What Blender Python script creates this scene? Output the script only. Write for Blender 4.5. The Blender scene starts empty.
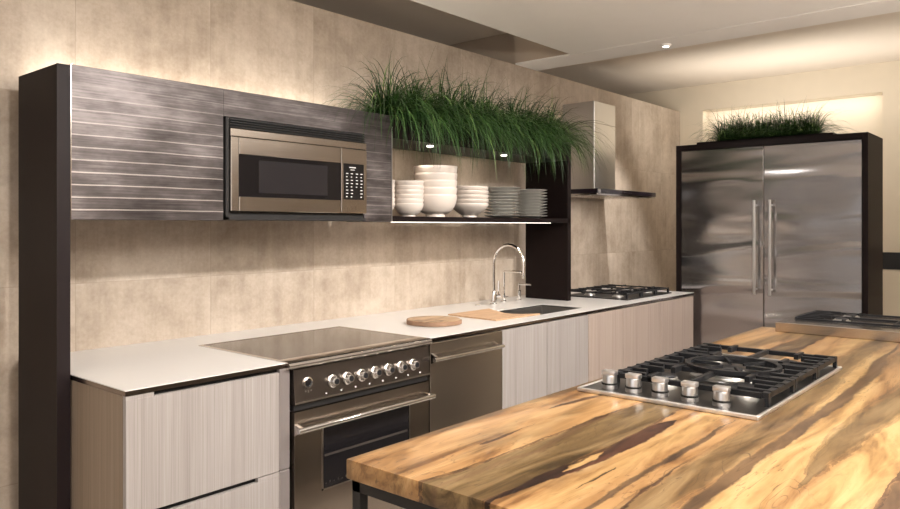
import bpy, bmesh, math, random
from mathutils import Vector, Matrix
random.seed(7)
PI = math.pi
SC = bpy.context.scene
COL = SC.collection

# ------------------------------------------------------------------ camera
TH = math.radians(40.5)
H = 1.46
CAMY = -3.287
cd = bpy.data.cameras.new('camera'); cam = bpy.data.objects.new('camera', cd); COL.objects.link(cam)
cam.location = (0, CAMY, H)
cam.rotation_euler = (PI/2, 0, TH - PI/2)
cd.sensor_width = 36; cd.lens = 735*36/900
cd.shift_y = -(254.5-226)/900
cd.clip_start = 0.05
SC.camera = cam

# ------------------------------------------------------------------ exposure, world
SC.view_settings.view_transform = 'Standard'
SC.view_settings.look = 'None'
SC.view_settings.gamma = 1
SC.view_settings.use_curve_mapping = False
SC.view_settings.exposure = 0.24
W = bpy.data.worlds.new('world'); SC.world = W; W.use_nodes = True
W.node_tree.nodes['Background'].inputs[0].default_value = (1.0, .96, .92, 1)
W.node_tree.nodes['Background'].inputs[1].default_value = .40


def area(name, loc, size, power, col=(1, .9, .78), rot=(0, 0, 0), spread=PI):
    l = bpy.data.lights.new(name, 'AREA'); l.shape = 'RECTANGLE'
    l.size, l.size_y = size; l.energy = power; l.color = col; l.spread = spread
    o = bpy.data.objects.new(name, l); COL.objects.link(o); o.location = loc; o.rotation_euler = rot
    return o


def spot(name, loc, target, power, ang=70, blend=.6, rad=.05, col=(1, .9, .78)):
    l = bpy.data.lights.new(name, 'SPOT'); l.energy = power; l.color = col
    l.spot_size = math.radians(ang); l.spot_blend = blend; l.shadow_soft_size = rad
    o = bpy.data.objects.new(name, l); COL.objects.link(o); o.location = loc
    o.rotation_euler = (Vector(target)-Vector(loc)).to_track_quat('-Z', 'Y').to_euler()
    return o


WARM = (1, .86, .70)
NEUT = (1, .945, .90)
# ceiling downlights above the island and the aisle
DOWNLIGHTS = [(0.9, -2.75), (2.1, -2.75), (3.3, -2.75), (4.3, -2.75)]
for x, y in DOWNLIGHTS:
    spot('ceiling_spot_light', (x, y, 2.68), (x+.1, -.55, .55), 168, 95, .8, .10, NEUT)
# added soft fill from the open showroom front
area('showroom_fill', (-2.6, -3.4, 1.9), (3.6, 2.2), 26, (1, .95, .92), (math.radians(90), 0, math.radians(-90)))
area('ceiling_fill', (1.6, -5.0, 1.9), (4.5, 2.0), 430, (1, .95, .89), (math.radians(180), 0, 0))  # added fill aimed upward to brighten the ceiling, no fixture here
# LED strips
area('cabinet_top_led', (1.98, -.07, 2.035), (1.6, .03), 5.5, (1, .90, .78), (math.radians(180), 0, 0))
area('trough_back_led', (3.65, -.07, 2.035), (1.6, .03), 2.2, (1, .90, .78), (math.radians(180), 0, 0))
area('shelf_under_led', (3.55, -.47, 1.476), (1.55, .012), 2.2, WARM, (0, 0, 0))
area('fridge_top_led', (6.5, -1.2, 2.18), (.10, 1.7), 12, (1, .94, .87), (0, math.radians(-122), 0))
area('alcove_led', (7.72, -1.085, 2.675), (.02, 1.6), 2.6, (1, .95, .88), (0, math.radians(-35), 0))
area('end_wall_glow_fill', (7.1, -2.4, 2.30), (.35, 3.6), 7, (1, .95, .89), (math.radians(180), 0, 0))  # added upward fill for the glow along the end wall, no cove here
spot('beam_spot_light', (4.77, -1.15, 2.68), (5.9, -1.3, .9), 40, 90, .8, .05, NEUT)
spot('hood_wall_wash', (5.1, -.28, 2.66), (5.12, -.02, 2.0), 6, 70, .9, .03, WARM)
spot('hood_downlight_beam', (5.84, -.86, 2.935), (6.22, -.02, 1.0), 150, 50, .75, .012, NEUT)
area('hood_lamp', (5.5, -.28, 1.69), (.5, .12), 1.6, NEUT)


# ------------------------------------------------------------------ node helpers
class NT:
    def __init__(s, name):
        s.m = bpy.data.materials.new(name); s.m.use_nodes = True
        s.t = s.m.node_tree; s.b = s.t.nodes['Principled BSDF']

    def n(s, typ, **kw):
        x = s.t.nodes.new(typ)
        for k, v in kw.items():
            setattr(x, k, v)
        return x

    def l(s, a, b): s.t.links.new(a, b)

    def put(s, sock, v):
        if isinstance(v, (int, float, tuple, list)): sock.default_value = v
        else: s.l(v, sock)

    def math(s, op, a, b=0.0, c=None, clamp=False):
        x = s.n('ShaderNodeMath', operation=op, use_clamp=clamp)
        s.put(x.inputs[0], a); s.put(x.inputs[1], b)
        if c is not None: s.put(x.inputs[2], c)
        return x.outputs[0]

    def coord(s, scale=(1, 1, 1), loc=(0, 0, 0), rot=(0, 0, 0)):
        tc = s.n('ShaderNodeTexCoord'); mp = s.n('ShaderNodeMapping')
        mp.inputs['Scale'].default_value = scale; mp.inputs['Location'].default_value = loc; mp.inputs['Rotation'].default_value = rot
        s.l(tc.outputs['Object'], mp.inputs[0]); return mp.outputs[0]

    def noise(s, vec, scale=5, detail=4, rough=.5, dist=0.0, out='Fac'):
        x = s.n('ShaderNodeTexNoise'); s.l(vec, x.inputs['Vector'])
        x.inputs['Scale'].default_value = scale; x.inputs['Detail'].default_value = detail
        x.inputs['Roughness'].default_value = rough; x.inputs['Distortion'].default_value = dist
        return x.outputs[out]

    def ramp(s, fac, stops, interp='LINEAR'):
        x = s.n('ShaderNodeValToRGB'); s.l(fac, x.inputs[0]); cr = x.color_ramp; cr.interpolation = interp
        while len(cr.elements) < len(stops): cr.elements.new(.5)
        for e, (p, c) in zip(cr.elements, stops):
            e.position = p; e.color = (c[0], c[1], c[2], 1) if isinstance(c, tuple) else (c, c, c, 1)
        return x.outputs[0]

    def mix(s, fac, a, b, mode='MIX'):
        x = s.n('ShaderNodeMix', data_type='RGBA', blend_type=mode)
        s.put(x.inputs[0], fac)
        for sock, v in ((x.inputs[6], a), (x.inputs[7], b)):
            if isinstance(v, tuple): sock.default_value = (v[0], v[1], v[2], 1)
            else: s.l(v, sock)
        return x.outputs[2]

    def bump(s, h, strength=.2, dist=.01):
        x = s.n('ShaderNodeBump'); x.inputs['Strength'].default_value = strength; x.inputs['Distance'].default_value = dist
        s.l(h, x.inputs['Height']); s.l(x.outputs[0], s.b.inputs['Normal'])
        return x

    def set(s, **kw):
        for k, v in kw.items():
            k = {'color': 'Base Color', 'rough': 'Roughness', 'metal': 'Metallic', 'spec': 'Specular IOR Level', 'coat': 'Coat Weight',
                 'coat_rough': 'Coat Roughness', 'ecol': 'Emission Color', 'estr': 'Emission Strength', 'trans': 'Transmission Weight', 'aniso': 'Anisotropic'}[k]
            if isinstance(v, tuple) and len(v) == 3: v = (*v, 1)
            s.put(s.b.inputs[k], v)
        return s


def plain(name, col, rough=.5, metal=0, var=.06, **kw):
    t = NT(name); v = t.noise(t.coord(), 9, 3)
    c = t.mix(t.math('MULTIPLY', v, 1.0), tuple(q*(1-var) for q in col), tuple(min(1, q*(1+var)) for q in col))
    t.set(color=c, rough=rough, metal=metal, **kw); return t.m


def steel(name, col=(.56, .53, .50), rough=.27, axis='x', fine=300, wavy=0, var=.12):
    t = NT(name)
    sc = {'x': (2, 90, 90), 'y': (90, 2, 90), 'z': (90, 90, 2)}[axis]
    g = t.noise(t.coord(sc), 3, 3, .6)
    t.set(color=t.mix(g, tuple(q*(1-var) for q in col), tuple(q*(1+var) for q in col)), metal=1.0,
          rough=t.math('MULTIPLY_ADD', g, .12, rough-.06))
    if wavy:
        w = t.noise(t.coord((.5, .40, 2.3)), 2.0, 1, .4, .6)
        b1 = t.bump(w, wavy, .06)
        b2 = t.n('ShaderNodeBump'); b2.inputs['Strength'].default_value = .02; b2.inputs['Distance'].default_value = .002
        t.l(g, b2.inputs['Height']); t.l(b1.outputs[0], b2.inputs['Normal']); t.l(b2.outputs[0], t.b.inputs['Normal'])
    else:
        t.bump(g, .025, .001)
    return t.m


def mat_tile():
    t = NT('concrete_look_tile')
    co = t.coord()
    sep = t.n('ShaderNodeSeparateXYZ'); t.l(co, sep.inputs[0])
    cell = t.n('ShaderNodeCombineXYZ')
    cx = t.math('FLOOR', t.math('DIVIDE', t.math('ADD', sep.outputs[0], 10-1.61), .65))
    cz = t.math('FLOOR', t.math('DIVIDE', t.math('ADD', sep.outputs[2], 8-1.21), .8))
    t.l(cx, cell.inputs[0]); t.l(cz, cell.inputs[2])
    wn = t.n('ShaderNodeTexWhiteNoise'); t.l(cell.outputs[0], wn.inputs['Vector'])
    add = t.n('ShaderNodeVectorMath', operation='MULTIPLY_ADD'); t.l(wn.outputs['Color'], add.inputs[0]); add.inputs[1].default_value = (9, 9, 9); t.l(co, add.inputs[2])
    v = add.outputs[0]
    n1 = t.noise(v, 2.2, 6, .62, .5); n2 = t.noise(v, 11, 6, .7); n3 = t.noise(v, 60, 3, .6)
    vm = t.n('ShaderNodeMapping'); vm.inputs['Scale'].default_value = (9, 1, .5); t.l(v, vm.inputs[0])
    n4 = t.noise(vm.outputs[0], 2, 4, .6)
    f = t.math('ADD', t.math('MULTIPLY', n1, .45), t.math('ADD', t.math('MULTIPLY', n2, .25), t.math('ADD', t.math('MULTIPLY', n3, .12), t.math('MULTIPLY', n4, .18))))
    c = t.ramp(f, [(.38, (.315, .250, .190)), (.5, (.455, .378, .303)), (.62, (.585, .505, .420))])
    c = t.mix(t.math('MULTIPLY', wn.outputs['Value'], .12), c, (.30, .24, .18))
    # joints
    fx = t.math('FRACT', t.math('DIVIDE', t.math('ADD', sep.outputs[0], 10-1.61), .65))
    fz = t.math('FRACT', t.math('DIVIDE', t.math('ADD', sep.outputs[2], 8-1.21), .8))
    jx = t.math('LESS_THAN', fx, .0045); jz = t.math('LESS_THAN', fz, .0038)
    j = t.math('MAXIMUM', jx, jz)
    c = t.mix(t.math('MULTIPLY', j, .45), c, (.25, .20, .15))
    t.set(color=c, rough=t.math('MULTIPLY_ADD', n2, .2, .42))
    t.bump(t.math('SUBTRACT', t.math('MULTIPLY', n3, .3), j), .35, .002)
    return t.m


def mat_slabwood():
    """spalted hardwood top: bands and dark heart streaks running along X"""
    t = NT('spalted_wood')
    tc = t.n('ShaderNodeTexCoord')
    sep = t.n('ShaderNodeSeparateXYZ'); t.l(tc.outputs['Object'], sep.inputs[0])
    X, Y, Z = sep.outputs
    def co(scale):
        mp = t.n('ShaderNodeMapping'); mp.inputs['Scale'].default_value = scale; t.l(tc.outputs['Object'], mp.inputs[0]); return mp.outputs[0]
    wob = t.noise(co((1.6, 5, 5)), 1.6, 3, .5)
    wob2 = t.noise(co((5, 16, 16)), 1.5, 4, .65)
    wob3 = t.noise(co((12, 40, 40)), 1.5, 4, .7)
    y = t.math('ADD', Y, t.math('MULTIPLY', t.math('SUBTRACT', wob, .5), .035))
    y = t.math('ADD', y, t.math('MULTIPLY', t.math('SUBTRACT', wob2, .5), .03))
    y = t.math('ADD', y, t.math('MULTIPLY', t.math('SUBTRACT', wob3, .5), .012))
    # fine grain
    gr = t.noise(co((2.5, 60, 60)), 1.6, 4, .6, .3)
    gr2 = t.noise(co((1.3, 8.5, 8.5)), 1.5, 4, .55, 1.3)
    gr3 = t.noise(co((9, 45, 45)), 1.5, 5, .75, .6)
    f = t.math('ADD', t.math('MULTIPLY', gr, .07), t.math('ADD', t.math('MULTIPLY', gr2, .84), t.math('MULTIPLY', gr3, .09)))
    base = t.ramp(f, [(.37, (.17, .080, .028)), (.45, (.31, .165, .062)), (.54, (.41, .235, .098)), (.66, (.50, .32, .15))])
    olive = t.ramp(f, [(.37, (.035, .022, .009)), (.45, (.090, .056, .023)), (.54, (.155, .100, .044)), (.68, (.25, .172, .083))])
    dark = t.ramp(f, [(.37, (.014, .006, .004)), (.5, (.035, .014, .009)), (.66, (.11, .045, .026))])
    gold = t.ramp(f, [(.37, (.28, .155, .055)), (.46, (.44, .27, .105)), (.55, (.56, .37, .16)), (.68, (.63, .46, .23))])
    brown = t.ramp(f, [(.37, (.050, .026, .013)), (.5, (.115, .064, .031)), (.66, (.20, .12, .06))])
    # thin spalting lines wandering through the figure
    vn = t.noise(co((1.0, 5.5, 5.5)), 1.6, 4, .5, 1.2)
    vl = t.math('ABSOLUTE', t.math('SUBTRACT', t.math('FRACT', t.math('MULTIPLY', vn, 11.0)), .5))
    vm = t.math('SUBTRACT', 1.0, t.math('DIVIDE', vl, .07), clamp=True)
    vg = t.math('MULTIPLY', t.math('SUBTRACT', t.noise(co((1.3, 4, 4)), 1.3, 2, .5), .40), 6, clamp=True)
    vein = t.math('MULTIPLY', vm, vg)
    # wide colour belts across the slab
    X0, X1 = 1.1, 4.1
    xn = t.math('DIVIDE', t.math('ADD', X, 1.14-X0), X1-X0)   # object origin at x=1.14

    def streak(col, under, pts, ws, soft=.35, strength=1.0, edge=None):
        fc = t.n('ShaderNodeFloatCurve'); fw = t.n('ShaderNodeFloatCurve')
        for node, data in ((fc, [((x-X0)/(X1-X0), -y_) for x, y_ in pts]), (fw, [((x-X0)/(X1-X0), w) for x, w in ws])):
            cur = node.mapping.curves[0]; node.mapping.use_clip = False
            if node is fc: data = [(a, (b-1.9)/1.5) for a, b in data]
            else: data = [(a, b*5) for a, b in data]
            while len(cur.points) < len(data): cur.points.new(.5, .5)
            for p, (a, b) in zip(cur.points, data): p.location = (a, b); p.handle_type = 'VECTOR'
            node.mapping.update(); t.l(xn, node.inputs['Value'])
        yc = t.math('MULTIPLY_ADD', fc.outputs[0], -1.5, -1.9+1.996)   # object space y
        w = t.math('MULTIPLY', fw.outputs[0], .2)
        d = t.math('ABSOLUTE', t.math('SUBTRACT', y, yc))
        m = t.math('DIVIDE', t.math('SUBTRACT', w, d), t.math('MAXIMUM', t.math('MULTIPLY', w, soft), .0004), clamp=True)
        m = t.math('MULTIPLY_ADD', m, 1.25, t.math('MULTIPLY_ADD', wob3, .5, -.40), clamp=True) if soft < .35 else t.math('MULTIPLY', m, t.math('MULTIPLY_ADD', wob3, 1.0, .75), clamp=True)
        m = t.math('MULTIPLY', m, t.math('GREATER_THAN', w, .0008))
        out = t.mix(t.math('MULTIPLY', m, strength), under, col)
        if edge:
            e = t.math('LESS_THAN', t.math('ABSOLUTE', t.math('SUBTRACT', w, d)), t.math('MULTIPLY_ADD', wob2, .016, -.003))
            e = t.math('MULTIPLY', e, t.math('GREATER_THAN', w, .01))
            e = t.math('MULTIPLY', e, t.math('MULTIPLY_ADD', wob3, 2.2, -.25, clamp=True), clamp=True)
            out = t.mix(t.math('MULTIPLY', e, edge), out, dark)
        return out
    cloud = t.math('MULTIPLY', t.math('SUBTRACT', t.noise(co((.8, 4.5, 4.5)), 1.9, 3, .55, .6), .52), 7, clamp=True)
    c = t.mix(t.math('MULTIPLY', cloud, .55), base, olive)
    c = streak(gold, c, [(1.1, -2.50), (4.1, -2.50)], [(1.1, .05), (2.0, .05), (4.1, .05)], .9, .6)
    c = streak(gold, c, [(1.1, -2.78), (2.1, -2.78), (4.1, -2.55)], [(1.1, .06), (4.1, .10)], .6, .85)
    c = streak(gold, c, [(1.1, -2.92), (4.1, -2.95)], [(1.1, .07), (4.1, .07)], .6, .9)
    c = streak(olive, c, [(1.1, -1.995), (4.1, -1.995)], [(1.1, .028), (2.1, .034), (4.1, .035)], .5, .6)
    c = streak(dark, c, [(1.1, -2.245), (1.55, -2.285), (1.8, -2.262), (2.0, -2.262), (4.1, -2.27)], [(1.1, .004), (1.4, .007), (1.7, .010), (1.85, .007), (2.0, 0), (4.1, 0)], .8, .9)
    c = streak(olive, c, [(1.1, -2.31), (1.33, -2.335), (1.75, -2.34), (2.1, -2.335), (2.6, -2.33), (4.1, -2.3)],
               [(1.1, .088), (1.5, .078), (1.8, .078), (2.1, .06), (3.3, .05), (4.1, .04)], .12, .95, edge=.85)
    c = streak(brown, c, [(1.1, -2.27), (1.5, -2.30), (1.8, -2.27), (4.1, -2.27)], [(1.1, .012), (1.5, .014), (1.75, .018), (1.95, 0), (4.1, 0)], .9, .8)
    c = streak(dark, c, [(1.1, -2.408), (1.335, -2.416), (1.53, -2.442), (1.83, -2.437), (1.95, -2.433), (4.1, -2.43)],
               [(1.1, .006), (1.25, .010), (1.42, .026), (1.5, .018), (1.62, .024), (1.72, .030), (1.9, .022), (1.97, 0), (4.1, 0)], .25, 1)
    c = streak(gold, c, [(1.1, -2.42), (1.5, -2.425), (4.1, -2.43)], [(1.1, 0), (1.38, 0), (1.46, .012), (1.52, .012), (1.58, 0), (4.1, 0)], .5, .9)
    c = streak(dark, c, [(1.1, -2.50), (4.1, -2.50)], [(1.1, 0), (1.30, 0), (1.38, .004), (1.44, .006), (1.5, 0), (4.1, 0)], .6, .9)
    c = streak(dark, c, [(1.1, -2.16), (4.1, -2.15)], [(1.1, 0), (1.42, 0), (1.46, .008), (1.6, .004), (1.7, 0), (4.1, 0)], .5, .95)
    c = streak(dark, c, [(1.1, -2.10), (1.9, -2.104), (2.09, -2.128), (4.1, -2.13)], [(1.1, 0), (1.84, 0), (1.92, .014), (2.0, .016), (2.1, .010), (2.2, 0), (4.1, 0)], .5, .9)
    c = streak(olive, c, [(1.1, -2.655), (2.1, -2.66), (3.0, -2.60), (4.1, -2.58)], [(1.1, .035), (1.5, .045), (2.1, .055), (3.0, .05), (4.1, .03)], .3, .75, edge=.35)
    c = streak(brown, c, [(1.1, -2.585), (1.52, -2.573), (1.73, -2.575), (2.03, -2.56), (4.1, -2.56)], [(1.1, .010), (1.5, .010), (1.73, .013), (1.9, .006), (2.1, 0), (4.1, 0)], .6, 1)
    c = streak(dark, c, [(1.1, -2.635), (1.28, -2.629), (1.42, -2.614), (1.62, -2.612), (4.1, -2.61)], [(1.1, .004), (1.5, .005), (1.66, 0), (4.1, 0)], .6, .85)
    c = streak(brown, c, [(1.1, -2.735), (1.4, -2.725), (1.7, -2.719), (2.0, -2.729), (2.5, -2.727), (3.0, -2.719), (3.4, -2.69), (4.1, -2.66)],
               [(1.1, .020), (2.4, .022), (3.0, .028), (3.3, .032), (3.5, .01), (4.1, .0)], .45, 1)
    c = streak(olive, c, [(1.1, -2.85), (2.16, -2.84), (2.63, -2.87), (4.1, -2.9)], [(1.1, 0), (1.6, .0), (2.0, .035), (2.6, .06), (3.2, .06), (4.1, .05)], .4, .8, edge=.4)
    c = streak(brown, c, [(1.1, -3.02), (4.1, -3.02)], [(1.1, .015), (2.0, .03), (4.1, .03)], .3, 1, edge=.9)
    c = streak(olive, c, [(1.1, -2.16), (3.3, -2.13), (4.1, -2.25)], [(1.1, 0), (3.0, 0), (3.4, .05), (4.1, .06)], .3, .7, edge=.4)
    c = streak(dark, c, [(1.1, -2.33), (3.3, -2.325), (3.65, -2.36), (4.1, -2.38)], [(1.1, 0), (3.25, 0), (3.4, .010), (3.6, .014), (3.75, 0), (4.1, 0)], .7, .8)
    c = t.mix(t.math('MULTIPLY', t.math('MULTIPLY', vein, t.math('MULTIPLY_ADD', wob2, 2.4, -.55, clamp=True)), .9), c, (.05, .026, .014))
    t.set(color=c, rough=t.math('MULTIPLY_ADD', gr, .10, .26), coat=.12, coat_rough=.08)
    return t.m


def mat_striped_oak(name, a, b, c_):
    t = NT(name)
    g = t.noise(t.coord((210, 210, 1.6)), 1.0, 4, .7)
    g2 = t.noise(t.coord((30, 30, .5)), 1.0, 3, .6)
    f = t.math('ADD', t.math('MULTIPLY', g, .6), t.math('MULTIPLY', g2, .4))
    t.set(color=t.ramp(f, [(.33, a), (.5, b), (.67, c_)]), rough=.45)
    t.bump(g, .25, .001); return t.m


def mat_mesh_metal():
    t = NT('banded_pewter_metal')
    tc = t.coord(); sep = t.n('ShaderNodeSeparateXYZ'); t.l(tc, sep.inputs[0])
    band = t.math('FRACT', t.math('ADD', t.math('DIVIDE', sep.outputs[2], .046), t.math('MULTIPLY', t.noise(t.coord((1.5, 1, 0)), 2, 2), .25)))
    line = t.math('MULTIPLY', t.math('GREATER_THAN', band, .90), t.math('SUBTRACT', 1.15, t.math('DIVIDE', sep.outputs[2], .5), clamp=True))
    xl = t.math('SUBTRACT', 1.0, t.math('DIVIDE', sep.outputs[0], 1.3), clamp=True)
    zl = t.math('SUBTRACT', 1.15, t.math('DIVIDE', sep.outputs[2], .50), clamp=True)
    moire = t.n('ShaderNodeTexWave', wave_type='BANDS', bands_direction='X'); moire.inputs['Scale'].default_value = 14
    moire.inputs['Distortion'].default_value = 6; moire.inputs['Detail'].default_value = 2; moire.inputs['Detail Scale'].default_value = .7
    mp = t.coord((1, 1, 1.5)); t.l(mp, moire.inputs['Vector'])
    g = t.noise(t.coord((4, 4, 170)), 1, 3, .6)
    n = t.noise(t.coord((.8, 1, 2.2)), 3.0, 5, .65)
    v = t.math('ADD', t.math('MULTIPLY', n, .62), t.math('MULTIPLY', g, .20))
    c = t.ramp(v, [(.30, (.045, .038, .037)), (.42, (.10, .088, .087)), (.56, (.24, .215, .215))])
    c = t.mix(t.math('MULTIPLY', t.math('MULTIPLY', line, xl), t.math('MULTIPLY', n, 1.2)), c, (.62, .57, .54))  # highlights painted onto the band lines, strongest at lower left
    t.set(color=c, metal=.75, rough=t.math('MULTIPLY_ADD', n, .25, .26))
    h = t.math('ADD', t.math('MULTIPLY', line, 1.0), t.math('MULTIPLY', g, .35))
    t.bump(h, .35, .0015); return t.m


def mat_grass(name='blade_green'):
    t = NT(name)
    at = t.n('ShaderNodeVertexColor', layer_name='tone'); oi = at.outputs[0]
    c = t.ramp(oi, [(.05, (.015, .045, .010)), (.45, (.055, .140, .026)), (.95, (.25, .38, .11))])
    t.set(color=c, rough=.45); return t.m


M = dict(
    tile=mat_tile(), slab=mat_slabwood(), mesh=mat_mesh_metal(), grass=mat_grass(),
    plaster=plain('cream_plaster', (.62, .54, .42), .85, var=.03),
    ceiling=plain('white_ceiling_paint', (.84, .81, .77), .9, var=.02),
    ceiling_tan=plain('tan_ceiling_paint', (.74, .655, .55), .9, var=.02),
    dark=plain('dark_espresso_laminate', (.0095, .0052, .0048), .5, var=.15, spec=.14),
    darkedge=plain('dark_plum_edge', (.014, .009, .0098), .45, var=.1, spec=.2),
    black=plain('black_laminate', (.012, .011, .011), .5),  # plain black of plinths, carcass, frame and wall band
    gap=plain('black_recess', (.008, .007, .007), .6),
    oak=mat_striped_oak('grey_striped_veneer', (.25, .222, .205), (.33, .300, .285), (.41, .38, .365)),
    oakwarm=mat_striped_oak('warm_striped_veneer', (.31, .245, .205), (.395, .32, .275), (.46, .385, .335)),
    oakside=mat_striped_oak('brown_side_veneer', (.20, .15, .105), (.27, .205, .15), (.33, .26, .20)),
    quartz=plain('white_quartz', (.70, .685, .67), .28, var=.015),
    steelx=steel('brushed_steel_horizontal', axis='x'),
    steelz=steel('brushed_steel_vertical', (.58,.575,.575), axis='z', rough=.30, var=.05),
    fridge=steel('wavy_brushed_steel', (.49, .475, .48), .20, 'y', wavy=.7, var=.05),
    bronze=steel('warm_brushed_steel', (.44, .385, .33), .22, 'x', var=.05),
    dwsteel=plain('soft_brushed_steel', (.50, .45, .39), .27, 1, .03),
    trim=steel('polished_trim_steel', (.66, .63, .60), .14, 'x', var=.04),
    rimsteel=plain('satin_rim_steel', (.85, .84, .84), .38, 1, .02),
    chrome=plain('chrome', (.85, .84, .83), .06, 1, 0.01),
    blackglass=plain('black_glass', (.010, .009, .010), .06, 0, .05),
    ceran=plain('smoked_cooktop_glass', (.035, .029, .025), .08, .25, .05),
    iron=plain('black_cast_iron', (.011, .0115, .0135), .40, 0, .2, spec=.35),
    enamel=plain('satin_dark_steel_pan', (.17, .163, .158), .34, 1, .1),
    alu=plain('cast_aluminium_burner', (.70, .69, .67), .35, 1, .1),
    ceramic=plain('cream_glazed_ceramic', (.78, .70, .63), .30, 0, .02),
    plate=plain('grey_white_glazed_ceramic', (.66, .65, .61), .28, 0, .02),
    board=NT('maple').m, sink=plain('brushed_dark_sink_steel', (.28, .265, .25), .38, .9, .08),
    floor=plain('grey_brown_floor', (.34, .30, .26), .45, 0, .1),
    label=plain('white_print', (.75, .75, .72), .5), darkprint=plain('dark_print', (.05, .04, .04), .5),
    greypanel=plain('pale_grey_panel', (.42, .39, .35), .45, 0, .03),
    soil=plain('potting_soil', (.03, .02, .014), .9, 0, .3),
)


def mat_board(m, cols, scale=(3, 22, 22), rough=.45):
    t = NT.__new__(NT); t.m = m; t.t = m.node_tree; t.b = t.t.nodes['Principled BSDF']
    g = t.noise(t.coord(scale), 1.5, 5, .6, .8)
    t.set(color=t.ramp(g, cols), rough=rough)


mat_board(M['board'], [(.3, (.42, .25, .14)), (.5, (.56, .36, .215)), (.7, (.64, .43, .27))], (4, 40, 40))
M['rustic'] = bpy.data.materials.new('rustic_wood'); M['rustic'].use_nodes = True
mat_board(M['rustic'], [(.32, (.08, .045, .025)), (.42, (.28, .165, .09)), (.54, (.46, .30, .17)), (.7, (.56, .40, .25))], (6, 16, 16), .35)
M['bark'] = plain('dark_bark', (.30, .18, .11), .6, 0, .55)
for nm, col, st in (('led', (1, .90, .80), 2.2), ('lamp', (1, .93, .84), 6)):
    t = NT(nm+'_glow'); t.set(color=(.8, .8, .8), ecol=col, estr=st); M[nm] = t.m


# ------------------------------------------------------------------ mesh helpers
class MB:
    def __init__(s): s.b = bmesh.new()

    def box(s, x0, x1, y0, y1, z0, z1, bev=0, seg=1):
        x0, x1 = sorted((x0, x1)); y0, y1 = sorted((y0, y1)); z0, z1 = sorted((z0, z1))
        vs = [s.b.verts.new(p) for p in ((x0, y0, z0), (x1, y0, z0), (x1, y1, z0), (x0, y1, z0), (x0, y0, z1), (x1, y0, z1), (x1, y1, z1), (x0, y1, z1))]
        fs = [s.b.faces.new([vs[i] for i in f]) for f in ((3, 2, 1, 0), (4, 5, 6, 7), (0, 1, 5, 4), (1, 2, 6, 5), (2, 3, 7, 6), (3, 0, 4, 7))]
        if bev:
            es = list({e for f in fs for e in f.edges})
            bmesh.ops.bevel(s.b, geom=es, offset=bev, segments=seg, affect='EDGES', profile=.5)
        return s

    def prism(s, pts, axis, a, b, bev=0):
        """pts: 2D outline; axis 'x','y','z' extruded from a to b (pts in the other two coordinates)"""
        def mk(p, v): return {'x': (v, p[0], p[1]), 'y': (p[0], v, p[1]), 'z': (p[0], p[1], v)}[axis]
        A = [s.b.verts.new(mk(p, a)) for p in pts]; B = [s.b.verts.new(mk(p, b)) for p in pts]
        fs = [s.b.faces.new(A), s.b.faces.new(B[::-1])]
        n = len(pts)
        for i in range(n): fs.append(s.b.faces.new((A[i], B[i], B[(i+1) % n], A[(i+1) % n])))
        bmesh.ops.recalc_face_normals(s.b, faces=fs)
        if bev:
            es = list({e for f in fs for e in f.edges}); bmesh.ops.bevel(s.b, geom=es, offset=bev, segments=2, affect='EDGES', profile=.5)
        return s

    def tube(s, pts, r, n=12, cap=True):
        pts = [Vector(p) for p in pts]; rs = r if isinstance(r, (list, tuple)) else [r]*len(pts)
        up = None; rings = []
        for i, p in enumerate(pts):
            d = (pts[min(i+1, len(pts)-1)]-pts[max(i-1, 0)]).normalized()
            if up is None:
                up = d.orthogonal().normalized()
            else:
                up = (up-d*up.dot(d)).normalized()
            sd = d.cross(up)
            rings.append([s.b.verts.new(p+(up*math.cos(2*PI*k/n)+sd*math.sin(2*PI*k/n))*rs[i]) for k in range(n)])
        fs = []
        for a, b in zip(rings, rings[1:]):
            for k in range(n): fs.append(s.b.faces.new((a[k], a[(k+1) % n], b[(k+1) % n], b[k])))
        if cap: fs.append(s.b.faces.new(rings[0][::-1])); fs.append(s.b.faces.new(rings[-1]))
        for f in fs: f.smooth = True
        return s

    def cyl(s, p0, p1, r, n=24, r2=None): return s.tube([p0, p1], [r, r if r2 is None else r2], n)

    def lathe(s, prof, c, axis=(0, 0, 1), n=40):
        c = Vector(c); ax = Vector(axis).normalized(); u = ax.orthogonal().normalized(); w = ax.cross(u)
        rings = []
        for r, h in prof:
            if r < 1e-6: rings.append([s.b.verts.new(c+ax*h)])
            else: rings.append([s.b.verts.new(c+ax*h+(u*math.cos(2*PI*k/n)+w*math.sin(2*PI*k/n))*r) for k in range(n)])
        for a, b in zip(rings, rings[1:]):
            for k in range(n):
                k2 = (k+1) % n
                if len(a) == 1 and len(b) == 1: continue
                if len(a) == 1: f = (a[0], b[k2], b[k])
                elif len(b) == 1: f = (a[k], a[k2], b[0])
                else: f = (a[k], a[k2], b[k2], b[k])
                s.b.faces.new(f).smooth = True
        return s

    def out(s, name, mat, parent=None, loc=None):
        me = bpy.data.meshes.new(name)
        bmesh.ops.recalc_face_normals(s.b, faces=s.b.faces[:])
        base = Vector(loc) if loc is not None else Vector((0, 0, 0))
        if parent is not None: base = WORLD[parent.name]
        bmesh.ops.translate(s.b, verts=s.b.verts[:], vec=-base)
        s.b.to_mesh(me); s.b.free()
        me.materials.append(M[mat] if isinstance(mat, str) else mat)
        try: me.set_sharp_from_angle(angle=math.radians(35))
        except Exception: pass
        o = bpy.data.objects.new(name, me); COL.objects.link(o)
        if parent is not None: o.parent = parent
        else: o.location = base
        WORLD[o.name] = base
        return o


WORLD = {}


def thing(name, label, cat, loc, group=None):
    o = bpy.data.objects.new(name, None); COL.objects.link(o); o.location = loc; o.empty_display_size = .1
    WORLD[o.name] = Vector(loc); return tag(o, label, cat, group)


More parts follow.
